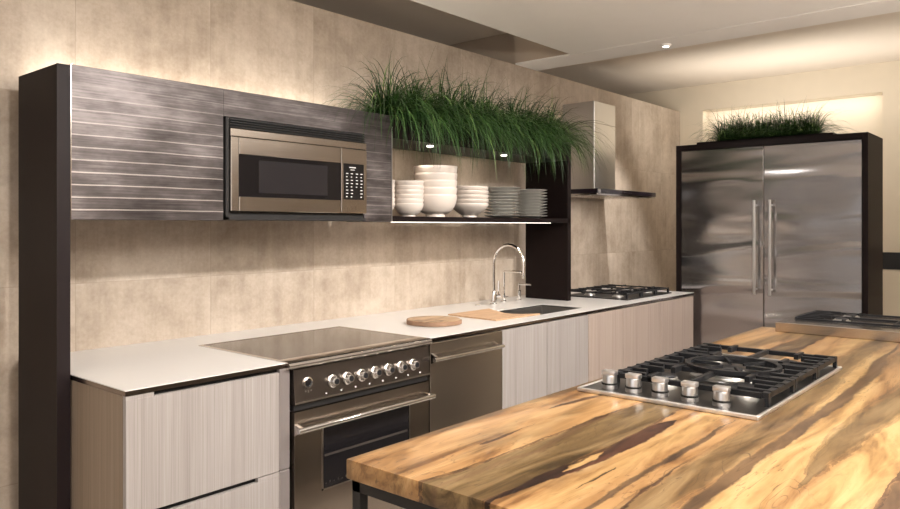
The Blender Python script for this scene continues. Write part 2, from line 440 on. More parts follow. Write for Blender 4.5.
def tag(o, label, cat, group=None, kind=None):
    o['label'] = label; o['category'] = cat
    if group: o['group'] = group
    if kind: o['kind'] = kind
    return o


def struct(o, label=None, cat=None):
    o['kind'] = 'structure'
    if label: o['label'] = label
    if cat: o['category'] = cat
    return o


def B(*a, **k): return MB().box(*a, **k)


# ------------------------------------------------------------------ the room
FX = 7.7
struct(B(-3.5, FX+.3, -7, .2, -.1, 0).out('floor', 'floor'), 'grey brown floor under the cabinets and island', 'floor')
struct(B(-3.5, FX-.002, 0, .10, 0, 2.70).out('wall_left', 'tile'), 'tall beige concrete look tiled wall behind the counter', 'wall')
w = MB(); w.box(FX, FX+.18, -.25, .9, 0, 2.96); w.box(FX, FX+.18, -7, -1.925, 0, 2.96); w.box(FX, FX+.18, -1.925, -.25, 2.69, 2.96)
w.box(FX+.18, FX+.24, -7, .9, 0, 2.96)
struct(w.out('wall_back', 'plaster'), 'cream plaster end wall with a shallow lit alcove behind the refrigerator', 'wall')
struct(B(FX-.012, FX, -7, -1.93, 1.065, 1.22).out('trim_1', 'black'), 'black horizontal band on the cream wall right of refrigerator', 'trim')
struct(B(-3.5, FX+.2, .80, .9, 0, 2.96).out('wall_far_left', 'ceiling_tan'))
struct(B(-3.5, FX+.2, -7.1, -7, 0, 2.96).out('wall_right', plain('brown_far_wall_paint', (.30, .24, .19), .8, var=.05)))
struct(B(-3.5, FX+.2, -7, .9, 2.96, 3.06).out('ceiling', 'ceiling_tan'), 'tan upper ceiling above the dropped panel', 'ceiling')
cl = MB(); cl.box(-3.5, 4.605, -7, -.50, 2.70, 2.76)
struct(cl.out('ceiling_panel', 'ceiling'), 'white dropped ceiling panel', 'ceiling')
struct(B(4.62, 4.92, -7, .0, 2.70, 2.712, bev=.002).out('ceiling_beam', 'ceiling'), 'pale ceiling beam beside the dropped panel', 'beam')
struct(B(4.63, 4.91, -7, .79, 2.7125, 2.959).out('beam_casing', plain('shaded_casing_brown', (.46, .38, .30), .9, var=.03)), 'upper part of the pale ceiling beam, coloured brown for its shade', 'beam')  # shade on the beam side is put into this darker brown

for i, (x, y) in enumerate(DOWNLIGHTS):
    t = thing('ceiling_downlight', 'round recessed downlight in the white dropped ceiling above the island', 'ceiling light', (x, y, 2.70), 'recessed ceiling downlights')
    MB().lathe([(.06, 0), (.075, 0), (.078, -.004), (.06, -.006), (.06, 0)], (x, y, 2.70)).out('trim_ring', 'trim', t)
    MB().lathe([(0, -.001), (.058, -.001), (.058, -.003), (0, -.003)], (x, y, 2.70)).out('lens', 'lamp', t)
t = thing('ceiling_downlight', 'small round downlight in the upper ceiling in front of the range hood', 'ceiling light', (5.84, -.86, 2.96))
MB().lathe([(.04, 0), (.05, 0), (.05, -.005), (.04, -.007), (.04, 0)], (5.84, -.86, 2.96)).out('trim_ring', 'trim', t)
MB().lathe([(0, -.001), (.038, -.001), (.038, -.003), (0, -.003)], (5.84, -.86, 2.96)).out('lens', 'lamp', t)
t = thing('beam_spotlight', 'small white adjustable spotlight under the pale ceiling beam', 'ceiling light', (4.77, -1.15, 2.70))
MB().lathe([(0, 0), (.035, 0), (.035, -.012), (.026, -.016), (0, -.016)], (4.77, -1.15, 2.70)).out('housing', 'ceiling', t)
MB().lathe([(0, -.0162), (.02, -.0162), (.02, -.018), (0, -.018)], (4.77, -1.15, 2.70)).out('lens', 'lamp', t)

# ------------------------------------------------------------------ upper cabinet and open shelf
GAP = -.13
UF = -.498
UZ0, UZ1 = 1.483, 2.05
t = thing('tall_side_panel', 'tall dark espresso end panel standing left of the wall cabinet', 'panel', (1.11, -.31, 0))
B(1.092, 1.136, UF+.002, GAP, 0, UZ1-.004, bev=.001).out('panel_board', 'dark', t)
B(1.0905, 1.137, UF-.001, UF+.0015, 0, UZ1-.004).out('edge_band', 'darkedge', t)
t = thing('wall_cabinet', 'long wall cabinet faced in banded pewter metal around the microwave', 'cabinet', (1.96, -.3, UZ0))
c = MB(); c.box(1.145, 1.765, UF+.025, GAP, UZ0+.004, UZ1-.01); c.box(2.59, 2.782, UF+.025, GAP, UZ0+.004, UZ1-.01)
c.box(1.765, 2.59, UF+.025, GAP, 1.94, UZ1-.01); c.box(1.765, 2.59, GAP-.015, GAP, UZ0+.004, 1.94)
c.out('carcass', 'black', t)
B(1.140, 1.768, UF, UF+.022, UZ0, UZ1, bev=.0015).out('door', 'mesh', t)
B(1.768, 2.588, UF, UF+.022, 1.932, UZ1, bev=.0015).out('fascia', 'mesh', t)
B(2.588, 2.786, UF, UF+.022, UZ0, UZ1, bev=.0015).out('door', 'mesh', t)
B(1.138, 1.1405, UF-.001, UF+.022, UZ0, UZ1).out('edge_trim', 'trim', t)
B(2.786, 2.790, UF-.001, GAP-.01, UZ0, UZ1-.06).out('end_cap', 'steelz', t)

# microwave
my = -.508
t = thing('microwave_oven', 'stainless built in microwave oven set in the metal faced wall cabinet', 'microwave', (2.18, -.35, 1.50))
B(1.775, 2.583, UF+.003, -.16, 1.487, 1.930).out('body', 'gap', t)
fr = MB(); fr.box(1.772, 1.788, my-.001, UF+.01, 1.487, 1.930); fr.box(1.772, 2.586, my-.001, UF+.01, 1.487, 1.500)
fr.out('surround', 'gap', t)
lv = MB()
for k in range(4): lv.box(1.79, 2.582, my-.004, UF+.006, 1.888+k*.0105, 1.8925+k*.0105)
lv.out('air_vent', 'gap', t)
B(1.79, 2.582, my-.012, my+.01, 1.848, 1.882, bev=.002).out('top_panel', 'bronze', t)
d = MB(); d.box(1.790, 1.829, my-.014, my+.01, 1.524, 1.846, bev=.002)
d.box(1.831, 2.409, my-.014, my+.01, 1.772, 1.846, bev=.002); d.box(1.831, 2.409, my-.014, my+.01, 1.524, 1.588, bev=.002)
dr = d.out('door', 'bronze', t)
B(1.831, 2.409, my-.011, my+.008, 1.588, 1.772).out('glass', 'blackglass', dr)
B(1.932, 2.325, my-.0118, my-.011, 1.607, 1.752).out('window_screen', plain('dark_window_mesh', (.022, .020, .022), .16), dr)
cp = B(2.413, 2.582, my-.014, my+.01, 1.524, 1.846, bev=.002).out('control_panel', 'bronze', t)
B(2.427, 2.560, my-.0155, my-.0138, 1.592, 1.771).out('keypad', 'blackglass', cp)
kb = MB()
for r in range(8):
    for q in range(4):
        if q == 2 and r < 3: continue
        x = 2.441+q*.031+(.003 if q > 1 else 0); z = 1.604+r*.0165
        kb.box(x, x+.014 if r % 3 else x+.009, my-.0161, my-.0155, z, z+.004)
kb.box(2.462, 2.505, my-.0161, my-.0155, 1.750, 1.755); kb.box(2.470, 2.498, my-.0161, my-.0155, 1.739, 1.742)
kb.out('key_marks', 'label', cp)
bt = MB()
for q in range(4): bt.box(2.428+q*.026, 2.446+q*.026, my-.0155, my-.0138, 1.542, 1.560)
bt.out('push_buttons', 'bronze', cp)

# open shelf unit
t = thing('open_wall_shelf', 'dark open wall shelf unit with a planting trough on top', 'shelf', (3.7, -.3, .93))
B(2.792, 4.615, UF, GAP, UZ0, UZ0+.030, bev=.0015).out('shelf_board', 'dark', t)
B(4.570, 4.615, UF, GAP, .9215, 2.05, bev=.0015).out('divider_panel', 'dark', t)
tr = MB(); tr.box(2.792, 4.569, UF, UF+.02, 1.93, 2.05); tr.box(2.792, 4.569, GAP-.02, GAP, 1.93, 2.05); tr.box(2.792, 4.569, UF+.02, GAP-.02, 1.93, 1.945)
tr.box(2.792, 2.81, UF+.02, GAP-.02, 1.945, 2.05); tr.box(4.55, 4.569, UF+.02, GAP-.02, 1.945, 2.05)
trough = tr.out('planting_trough', 'dark', t)
B(2.811, 4.549, UF+.021, GAP-.021, 1.946, 2.02).out('soil', 'soil', trough)
B(2.80, 4.36, UF+.008, UF+.022, UZ0-.004, UZ0-.0003).out('led_strip', 'led', t)
for lx in (3.20, 3.93):
    MB().lathe([(0, 0), (.02, 0), (.02, -.006), (0, -.006)], (lx, -.40, 1.93)).out('puck_light', 'lamp', t)
    spot('puck_spot_light', (lx, -.38, 1.915), (lx+.05, -.02, 1.65), 2.6, 120, .9, .02, WARM)


# ------------------------------------------------------------------ crockery
def bowl(c, r, h, foot_r, foot_h, th, flat=.55):
    """hollow round bowl standing on a foot ring"""
    x, y, z = c
    P = [(0, foot_h*.35), (foot_r*.8, foot_h*.35), (foot_r*.86, 0), (foot_r, 0), (foot_r*.93, foot_h)]
    n = 9; prof = []
    for i in range(n+1):
        u = i/n; a = u*PI/2
        rr = foot_r*1.0+(r-foot_r)*(math.sin(a)**(flat)); zz = foot_h+(h-foot_h)*u
        prof.append((rr, zz))
    P += prof + [(r-.0006, h+.0012), (r-th*.8, h+.0008)]
    P += [(max(rr-th, 0), max(zz+th*.3, foot_h+th)) for rr, zz in prof[::-1][1:]] + [(0, foot_h+th)]
    return MB().lathe(P, (x, y, z), n=48)


def stack(name, cat, desc, place, c, count, step, maker, mat, group):
    ords = ['topmost', 'second from the top', 'third from the top', 'fourth from the top', 'fifth from the top', 'sixth from the top',
            'seventh from the top', 'eighth from the top', 'ninth from the top', 'tenth from the top']
    first = None
    for i in range(count):
        if first is None:
            o = maker(c).out(name, mat, loc=c); first = o
        else:
            o = first.copy(); COL.objects.link(o)
        o.location = (c[0]+random.uniform(-.0008, .0008), c[1]+random.uniform(-.0008, .0008), c[2]+i*step); o.rotation_euler[2] = i*.7
        k = count-1-i
        pos = 'bottom one' if i == 0 else ords[k]
        tag(o, '%s, %s %s' % (desc, pos, place), cat, group)


SZ = UZ0+.0305
stack('soup_bowl', 'bowl', 'small cream bowl', 'in the stack half hidden by the cabinet end', (2.93, -.26, SZ), 6, .026, lambda c: bowl(c, .085, .078, .042, .010, .0035, .75), 'ceramic', 'small bowls stacked behind the cabinet end')
stack('soup_bowl', 'bowl', 'small cream bowl', 'in the stack just left of the tallest stack', (3.125, -.30, SZ), 6, .026, lambda c: bowl(c, .088, .078, .042, .010, .0035, .75), 'ceramic', 'small bowls stacked left of the tall stack')
stack('deep_bowl', 'bowl', 'large deep cream bowl', 'in the tallest stack on the shelf', (3.36, -.30, SZ), 5, .043, lambda c: bowl(c, .134, .135, .060, .018, .0035, .50), 'ceramic', 'large deep bowls in the tallest stack')
stack('serving_bowl', 'bowl', 'wide cream serving bowl', 'between the deep bowls and the plates', (3.69, -.30, SZ), 5, .027, lambda c: bowl(c, .125, .090, .048, .014, .0035, 1.05), 'ceramic', 'wide bowls stacked beside the plates')


def plate(c, r=.112):
    P = [(0, .001), (.055, .001), (.062, 0), (.066, .003), (.08, .007), (r-.004, .0165), (r, .0185), (r-.001, .0200), (r-.006, .0185), (.082, .0105), (.066, .0062), (0, .0056)]
    return MB().lathe(P, c, n=48)


stack('dinner_plate', 'plate', 'grey white dinner plate', 'in the plate stack nearer the bowls', (4.045, -.30, SZ), 10, .0208, lambda c: plate(c, .124), 'plate', 'plates in the stack nearer the bowls')
stack('dinner_plate', 'plate', 'grey white dinner plate', 'in the plate stack nearer the divider', (4.385, -.30, SZ), 10, .0205, lambda c: plate(c, .122), 'plate', 'plates in the stack nearer the dark divider')


# ------------------------------------------------------------------ grass tufts
def tuft(name, c, label, n, lmin, lmax, group, rx=.06, ry=.05, front=None, edge=2.055, w0=.0024, seed=0, grav=1.0, bias=0.0):
    rnd = random.Random(seed); b = bmesh.new(); c = Vector(c)
    lay = b.loops.layers.color.new('tone')
    for i in range(n):
        a = rnd.uniform(0, 2*PI); rr = math.sqrt(rnd.random())
        p = Vector((c.x+math.cos(a)*rr*rx, c.y+math.sin(a)*rr*ry, c.z))
        az = rnd.uniform(0, 2*PI)
        if rnd.random() < bias: az = -PI/2+rnd.gauss(0, .75)
        wisp = rnd.random() < .02
        lean = abs(rnd.gauss(.45, .25)) if wisp else min(1.35, abs(rnd.gauss(.72, .36)))
        d = Vector((math.cos(az)*math.sin(lean), math.sin(az)*math.sin(lean), math.cos(lean))).normalized()
        L = rnd.uniform(lmin, lmax)*(.75+.25*min(1, lean)); seg = 9; st = L/seg
        zlim = -rnd.uniform(.45, 1.6)
        g = grav*rnd.uniform(.65, 1.35)*(.35 if wisp else 1)
        w = w0*rnd.uniform(.6, 1.3); pts = [p.copy()]
        for k in range(seg):
            d = (d+Vector((0, 0, -1))*g*(.05+.05*k)).normalized()
            if d.z < zlim: d.z = zlim; d.normalize()
            q = pts[-1]+d*st
            if front is not None and q.z < edge and q.y > front-.004:
                q.z = edge+rnd.uniform(0, .008)
                if d.z < 0: d.z *= .15
            if c.y > -.7 and q.y > -.012: q.y = -.012-rnd.random()*.01
            pts.append(q)
        sd = Vector((-math.sin(az), math.cos(az), 0)); sd = (sd+Vector((0, 0, rnd.uniform(-.5, .5)))).normalized()
        tone = min(1, max(0, rnd.gauss(.42, .24))); prev = None
        for k, q in enumerate(pts):
            ww = w*(1-(k/seg)**1.8)+.0002
            cur = [b.verts.new(q-sd*ww), b.verts.new(q+sd*ww)]
            if prev:
                f = b.faces.new((prev[0], prev[1], cur[1], cur[0])); f.smooth = True
                for lp in f.loops: lp[lay] = (tone, tone, tone, 1)
            prev = cur
    mb = MB(); mb.b.free(); mb.b = b
    return tag(mb.out(name, 'grass', loc=c), label, 'plant', group)


names = ['leftmost, spilling over the wall cabinet end', 'second from the wall cabinet', 'third from the wall cabinet', 'fourth from the wall cabinet', 'fourth from the dark divider end',
         'third from the dark divider end', 'second from the dark divider end', 'rightmost, spilling past the dark divider']
for i in range(8):
    x = 2.87+i*.225
    tuft('grass_tuft', (x+random.uniform(-.03,.03), -.40+.02*math.sin(i*2.3), 2.03), 'green grass tuft in the shelf trough, '+names[i], 470+int(160*abs(math.sin(i*1.9))), .34, .60,
         'grass tufts in the trough above the shelf',   .05, .05, front=UF, seed=i+3, grav=1.3, bias=.34, w0=.0030)

# ------------------------------------------------------------------ base run: worktop
CF = -.913
WT = .92
SK = (3.62, 4.27, -.80, -.475)     # sink cut-out
wt = MB()
wt.box(1.140, 1.782, CF, -.001, WT-.004, WT, bev=.0008)
wt.box(1.782, 2.623, -.268, -.001, WT-.004, WT)
wt.box(2.623, SK[0], CF, -.001, WT-.004, WT, bev=.0008)
wt.box(SK[0], SK[1], CF, SK[2], WT-.004, WT); wt.box(SK[0], SK[1], SK[3], -.001, WT-.004, WT)
wt.box(SK[1], 5.835, CF, -.001, WT-.004, WT, bev=.0008)
t = thing('worktop', 'thin white worktop running along the tiled wall', 'worktop', (3.4, -.45, WT-.01))
wt.out('slab', 'quartz', t)
ed = MB(); ed.box(1.141, 1.781, CF+.0004, CF+.03, WT-.019, WT-.0042); ed.box(1.141, 1.165, CF+.03, -.01, WT-.021, WT-.0042)
ed.box(2.623, 5.834, CF+.0004, CF+.03, WT-.019, WT-.0042); ed.box(5.81, 5.834, CF+.03, -.01, WT-.021, WT-.0042)
ed.out('edge_profile', plain('dark_polished_edge', (.26, .215, .19), .16, 1), t)


def carcass(t, x0, x1, mat='gap', left=None, right=None):
    B(x0+.004, x1-.004, CF+.028, -.02, .10, WT-.0215).out('carcass', mat, t)
    B(x0+.004, x1-.004, CF+.09, -.02, 0, .10).out('plinth', 'black', t)


# drawer cabinet
t = thing('drawer_cabinet', 'grey striped drawer cabinet at the left end of the counter', 'cabinet', (1.46, -.45, 0))
carcass(t, 1.16, 1.80)
B(1.143, 1.163, CF+.024, -.02, 0, WT-.0215, bev=.001).out('side_panel', 'oakside', t)
B(1.143, 1.752, CF, CF+.022, .501, .886, bev=.0015).out('drawer_front', 'oak', t)
B(1.143, 1.752, CF, CF+.022, .10, .482, bev=.0015).out('drawer_front', 'oak', t)
B(1.143, 1.24, CF+.001, CF+.022, .8862, .8985).out('front_infill', 'oak', t); B(1.655, 1.752, CF+.001, CF+.022, .4822, .4985).out('front_infill', 'oak', t)
gs = plain('glossy_grey_strip', (.36, .32, .31), .18, .5)
B(1.755, 1.805, CF, CF+.026, .501, .8985, bev=.004).out('filler_strip', gs, t); B(1.755, 1.805, CF, CF+.026, .10, .498, bev=.004).out('filler_strip', gs, t)

# sink & end cabinets
SE = [3.216, 3.66, 4.14, 4.61, 5.215, 5.825]
labs = [('grey striped base cabinet right beside the dishwasher', 'oak'), ('grey striped base cabinet below the sink, second from dishwasher', 'oak'),
        ('grey beige striped base cabinet below the dark divider panel', 'oakwarm'), ('warm striped base cabinet left of the last, below the gas cooktop', 'oakwarm'),
        ('warm striped base cabinet at the counter end nearest the refrigerator', 'oakwarm')]
for i in range(5):
    x0, x1 = SE[i], SE[i+1]
    t = thing('base_cabinet', labs[i][0], 'cabinet', ((x0+x1)/2, -.45, 0), 'striped base cabinets right of the dishwasher')
    sinkc = i in (1, 2)
    cb = MB()
    if sinkc: cb.box(x0+.002, x1-.002, CF+.028, -.02, .10, .66)
    else: cb.box(x0+.002, x1-.002, CF+.028, -.02, .10, WT-.0215 if i < 3 else .86)
    cb.box(x0+.004, x1-.004, CF+.09, -.02, 0, .10)
    if i < 4: cb.box(x1-.0029, x1-.0003, CF+.004, CF+.0279, .10, .892)
    if i > 0 and i != 4: cb.box(x0+.0003, x0+.0029, CF+.004, CF+.0279, .10, .892)
    if i == 4: cb.box(x1-.006, x1-.001, CF+.024, -.02, .10, WT-.0215)
    cb.out('carcass', 'oakwarm' if i == 4 else 'gap', t)
    B(x0+.003, x1-.003, CF, CF+.022, .10, .893, bev=.0012).out('door', labs[i][1], t)

# sink
t = thing('kitchen_sink', 'undermounted dark steel sink in the white worktop', 'sink', (4.03, -.62, .70))
sk = MB(); a0, a1, b0, b1 = SK
sk.box(a0-.012, a1+.012, b0-.012, b1+.012, .70, .712)
sk.box(a0-.012, a0, b0, b1, .712, WT-.0105); sk.box(a1, a1+.012, b0, b1, .712, WT-.0105)
sk.box(a0-.012, a1+.012, b0-.012, b0, .712, WT-.0105); sk.box(a0-.012, a1+.012, b1, b1+.012, .712, WT-.0105)
sk.out('basin', 'sink', t)
MB().lathe([(0, .001), (.045, .001), (.045, .004), (.03, .002), (0, .002)], (4.1, -.6, .712)).out('drain', 'chrome', t)
# boards
cb_ = MB(); cb_.prism([(3.365, -.398), (3.337, -.78), (3.755, -.80), (3.69, -.765), (3.652, -.73), (3.63, -.68), (3.635, -.62), (3.67, -.56), (3.76, -.406)], 'z', WT+.0006, WT+.009)
o = cb_.out('chopping_board', 'board', loc=(3.62, -.58, WT)); tag(o, 'pale rectangular wooden chopping board laid over the sink edge', 'chopping board')
t = thing('serving_board', 'thick round rustic wooden board near the dishwasher', 'board', (3.035, -.578, WT+.0006))
MB().lathe([(0, 0), (.138, 0), (.146, .006), (.148, .020), (.143, .026), (0, .026)], (3.035, -.578, WT+.0006), n=48).out('wood_disc', 'rustic', t)
ba = MB(); n = 60
for k in range(n):
    a = 2*PI*k/n
    if -.9 < math.sin(a-1.0) : 
        r0, r1 = .1465, .153+.002*math.sin(5*a)
        p = [(3.035+r*math.cos(q), -.578+r*math.sin(q)) for r, q in ((r0, a), (r1, a), (r1, a+2*PI/n), (r0, a+2*PI/n))]
        ba.prism(p, 'z', WT+.003, WT+.025)
bmesh.ops.remove_doubles(ba.b, verts=ba.b.verts[:], dist=.0003)
ba.out('bark_rim', 'bark', t)
o = MB().lathe([(0, 0), (.018, 0), (.018, .006), (.015, .008), (0, .008)], (3.90, -.20, WT+.0005), n=24).out('worktop_button', 'chrome', loc=(3.9, -.2, WT))
tag(o, 'tiny flat chrome button in the worktop left of the tall tap', 'button')

# taps
fx, fy = 4.035, -.235
t = thing('arched_tap', 'tall chrome gooseneck kitchen tap with a side lever', 'tap', (fx, fy, WT+.0005))
MB().lathe([(0, 0), (.027, 0), (.027, .006), (.021, .010), (.021, .085), (.019, .09), (0, .09)], (fx, fy, WT+.0005), n=28).out('base', 'chrome', t)
P = [(fx, fy, WT+.08), (fx, fy, WT+.288)]
R_ = .125
for k in range(1, 13):
    a = PI*k/12; P.append((fx, fy-R_+R_*math.cos(a), WT+.288+R_*math.sin(a)))
P.append((fx, fy-2*R_, WT+.215))
MB().tube(P, .0105, 14).out('spout', 'chrome', t)
MB().cyl((fx, fy-2*R_, WT+.216), (fx, fy-2*R_, WT+.19), .014, 16).out('nozzle', 'chrome', t)
lv = MB(); lv.cyl((fx+.018, fy, WT+.055), (fx+.065, fy, WT+.055), .013, 16); lv.tube([(fx+.052, fy, WT+.06), (fx+.056, fy, WT+.16)], [.006, .005], 10)
lv.out('lever', 'chrome', t)
gx, gy = 4.235, -.175
t = thing('filter_tap', 'slim square chrome filter tap between the gooseneck tap and soap pump', 'tap', (gx, gy, WT+.0005))
MB().lathe([(0, 0), (.022, 0), (.022, .006), (.013, .012), (.013, .05), (0, .05)], (gx, gy, WT+.0005), n=24).out('base', 'chrome', t)
MB().tube([(gx, gy, WT+.045), (gx, gy, WT+.21), (gx, gy-.006, WT+.218), (gx, gy-.15, WT+.218), (gx, gy-.156, WT+.212), (gx, gy-.156, WT+.195)], .0078, 10).out('spout', 'chrome', t)
MB().tube([(gx+.01, gy, WT+.03), (gx+.05, gy, WT+.034)], .004, 8).out('lever', 'chrome', t)
hx, hy = 4.385, -.20
t = thing('soap_dispenser', 'short chrome soap pump at the right end of the sink', 'soap dispenser', (hx, hy, WT+.0005))
MB().lathe([(0, 0), (.020, 0), (.020, .006), (.014, .010), (.014, .07), (.009, .075), (.009, .125), (0, .125)], (hx, hy, WT+.0005), n=24).out('pump_body', 'chrome', t)
MB().tube([(hx, hy, WT+.118), (hx, hy-.10, WT+.120), (hx, hy-.105, WT+.112)], [.007, .006, .005], 10).out('spout', 'chrome', t)

# ------------------------------------------------------------------ range cooker
RX0, RX1 = 1.812, 2.617
t = thing('range_cooker', 'stainless range cooker with a smoked glass top and seven knobs', 'range cooker', ((RX0+RX1)/2, -.6, 0))
B(RX0+.004, RX1-.004, CF+.03, -.285, .10, .886).out('body', 'steelz', t)
for x in (RX0+.06, RX1-.06):
    for y in (CF+.08, -.36): MB().cyl((x, y, 0), (x, y, .10), .02, 16).out('foot', 'steelz', t)
# top frame with bull-nosed front rim
tf = MB()
y0 = CF-.026
prof = [(-.275, .893), (-.275, .924), (y0+.03, .926), (y0+.006, .925), (y0, .919), (y0+.002, .906), (y0+.012, .896), (y0+.03, .893)]
RR0 = 1.783
tf.box(RR0, RX1, -.285, -.272, .890, .9225, bev=.001)
tf.box(RR0, RR0+.016, CF+.06, -.285, .890, .9225); tf.box(RX1-.012, RX1, CF+.06, -.285, .890, .9225)
tf.prism([(CF+.062, .890), (CF+.062, .9225), (y0+.02, .9222), (y0+.006, .918), (y0, .910), (y0+.002, .901), (y0+.010, .893), (y0+.02, .890)], 'x', RR0, RX1+.002)
tf.out('top_rim', 'trim', t)
B(RR0+.016, RX1-.012, CF+.062, -.285, .900, .9215).out('glass_hob', 'ceran', t)
# control panel
cp = MB().prism([(CF-.006, .886), (CF-.016, .752), (CF-.008, .744), (CF+.03, .744), (CF+.03, .886)], 'x', RX0+.003, RX1-.006).out('control_panel', plain('dark_brushed_panel', (.30, .265, .245), .26, 1, .1), t)
nrm = Vector((0, -1, .075)).normalized()
def onp(z): return CF-.006-.010*(.886-z)/.134
for k in range(7):
    x = 2.012+k*.0812; z = .813
    kn = MB().lathe([(0, 0), (.027, 0), (.027, .004), (.023, .006), (.020, .010), (.0185, .024), (.016, .028), (0, .028)], (x, onp(z)-.0005, z), nrm, n=28).out('knob', 'chrome', t)
    MB().lathe([(0, .0), (.0115, 0), (.0115, .0015), (0, .0015)], Vector((x, onp(z)-.0005, z))+nrm*.0282, nrm, n=20).out('knob_cap', 'iron', kn)
clk = MB().lathe([(.017, 0), (.023, 0), (.023, .004), (.017, .006), (.017, 0)], (1.883, onp(.828)-.0005, .828), nrm, n=28).out('clock', 'chrome', t)
MB().lathe([(0, 0), (.017, 0), (.017, .002), (0, .002)], (1.883, onp(.828)-.0005, .828), nrm, n=28).out('clock_face', 'blackglass', clk)
mk = MB()
for q in (-1, 0, 1): mk.box(1.883+q*.014-.004, 1.883+q*.014+.004, CF-.0148, CF-.010, .792-.004*(q == 0), .799)
mk.out('clock_buttons', 'chrome', t)
for k in range(8): B(1.972+k*.0812, 1.979+k*.0812, CF-.0162, CF-.012, .7665, .7725).out('indicator_mark', 'label', t)
B(RX0+.003, RX1-.006, CF-.0185, CF-.01, .750, .758).out('lower_bead', 'trim', t)
# oven door
B(RX0+.006, RX1-.009, CF-.004, CF+.03, .722, .742).out('door_vent', 'gap', t)
dz0, dz1, dx0, dx1 = .13, .718, RX0+.004, RX1-.008
wx0, wx1, wz0, wz1 = 1.955, 2.478, .372, .640
d = MB(); d.box(dx0, wx0, CF-.012, CF+.028, dz0, dz1); d.box(wx1, dx1, CF-.012, CF+.028, dz0, dz1)
d.box(wx0, wx1, CF-.012, CF+.028, wz1, dz1); d.box(wx0, wx1, CF-.012, CF+.028, dz0, wz0)
door = d.out('oven_door', 'bronze', t)
f = MB(); w = .007
f.box(wx0, wx1, CF-.0145, CF-.010, wz0, wz0+w); f.box(wx0, wx1, CF-.0145, CF-.010, wz1-w, wz1); f.box(wx0, wx0+w, CF-.0145, CF-.010, wz0, wz1); f.box(wx1-w, wx1, CF-.0145, CF-.010, wz0, wz1)
f.out('window_frame', 'trim', door)
B(wx0+w, wx1-w, CF-.0105, CF-.006, wz0+w, wz1-w).out('oven_window', 'blackglass', door)
rk = MB()
for k in range(22): rk.box(wx0+.02+k*.022, wx0+.026+k*.022, CF-.0112, CF-.0105, .395, .398+.006*(k % 2))
rk.box(wx0+.015, wx1-.015, CF-.0112, CF-.0105, .508, .518)
rk.out('oven_rack', plain('dim_rack_metal', (.10, .085, .075), .3, .6), door)
MB().tube([(1.800, CF-.058, .655), (2.597, CF-.058, .655)], .011, 16).out('handle', 'chrome', door)
for x in (1.822, 2.575): MB().prism([(CF-.0125, .625), (CF-.0125, .672), (CF-.054, .664), (CF-.054, .646)], 'x', x-.008, x+.008).out('handle_bracket', 'trim', door)
# small three-stroke mark on the door
mk = MB()
for q in range(3): mk.prism([(2.205+q*.018, .338), (2.211+q*.018, .338), (2.209+q*.018, .352), (2.203+q*.018, .352)], 'y', CF-.0128, CF-.0118)
mk.out('badge', 'darkprint', door)

# ------------------------------------------------------------------ dishwasher
t = thing('dishwasher', 'stainless dishwasher with a straight bar handle right of the range', 'dishwasher', (2.93, -.5, 0))
B(2.634, 3.210, CF+.03, -.06, .10, .895).out('body', 'gap', t)
B(2.64, 3.20, CF+.09, -.06, 0, .10).out('plinth', 'black', t)
dd = B(2.630, 3.212, CF-.004, CF+.028, .11, .894, bev=.003).out('door', 'dwsteel', t)
MB().cyl((2.605, CF-.052, .822), (3.158, CF-.052, .822), .010, 16).out('handle', 'chrome', dd)
for x in (2.640, 3.130): MB().prism([(CF-.0045, .795), (CF-.0045, .846), (CF-.046, .829), (CF-.046, .814)], 'x', x-.008, x+.008).out('handle_bracket', 'trim', dd)

# ------------------------------------------------------------------ range hood
t = thing('range_hood', 'stainless chimney hood with a flat black edged canopy', 'range hood', (5.48, -.25, 1.70))
B(5.30, 5.66, -.30, -.002, 1.748, 2.478, bev=.002).out('chimney', 'steelz', t)
B(5.297, 5.663, -.303, -.002, 2.30, 2.302).out('chimney_joint', 'darkprint', t)
B(4.99, 6.0, -.50, -.002, 1.700, 1.712, bev=.001).out('canopy_base', 'trim', t)
B(4.985, 6.005, -.505, -.002, 1.7125, 1.7475, bev=.0015).out('canopy_edge', plain('black_hood_glass', (.02, .014, .018), .12), t)
B(5.0, 5.035, -.5065, -.5045, 1.716, 1.744).out('corner_cap', 'trim', t)
bt = MB()
for k in range(5): bt.box(5.42+k*.03, 5.435+k*.03, -.5062, -.5049, 1.727, 1.732)
bt.out('push_buttons', 'darkprint', t)
fl = MB(); fl.box(5.05, 5.48, -.47, -.12, 1.697, 1.700); fl.box(5.50, 5.94, -.47, -.12, 1.697, 1.700)
fl.out('grease_filter', 'steelx', t)


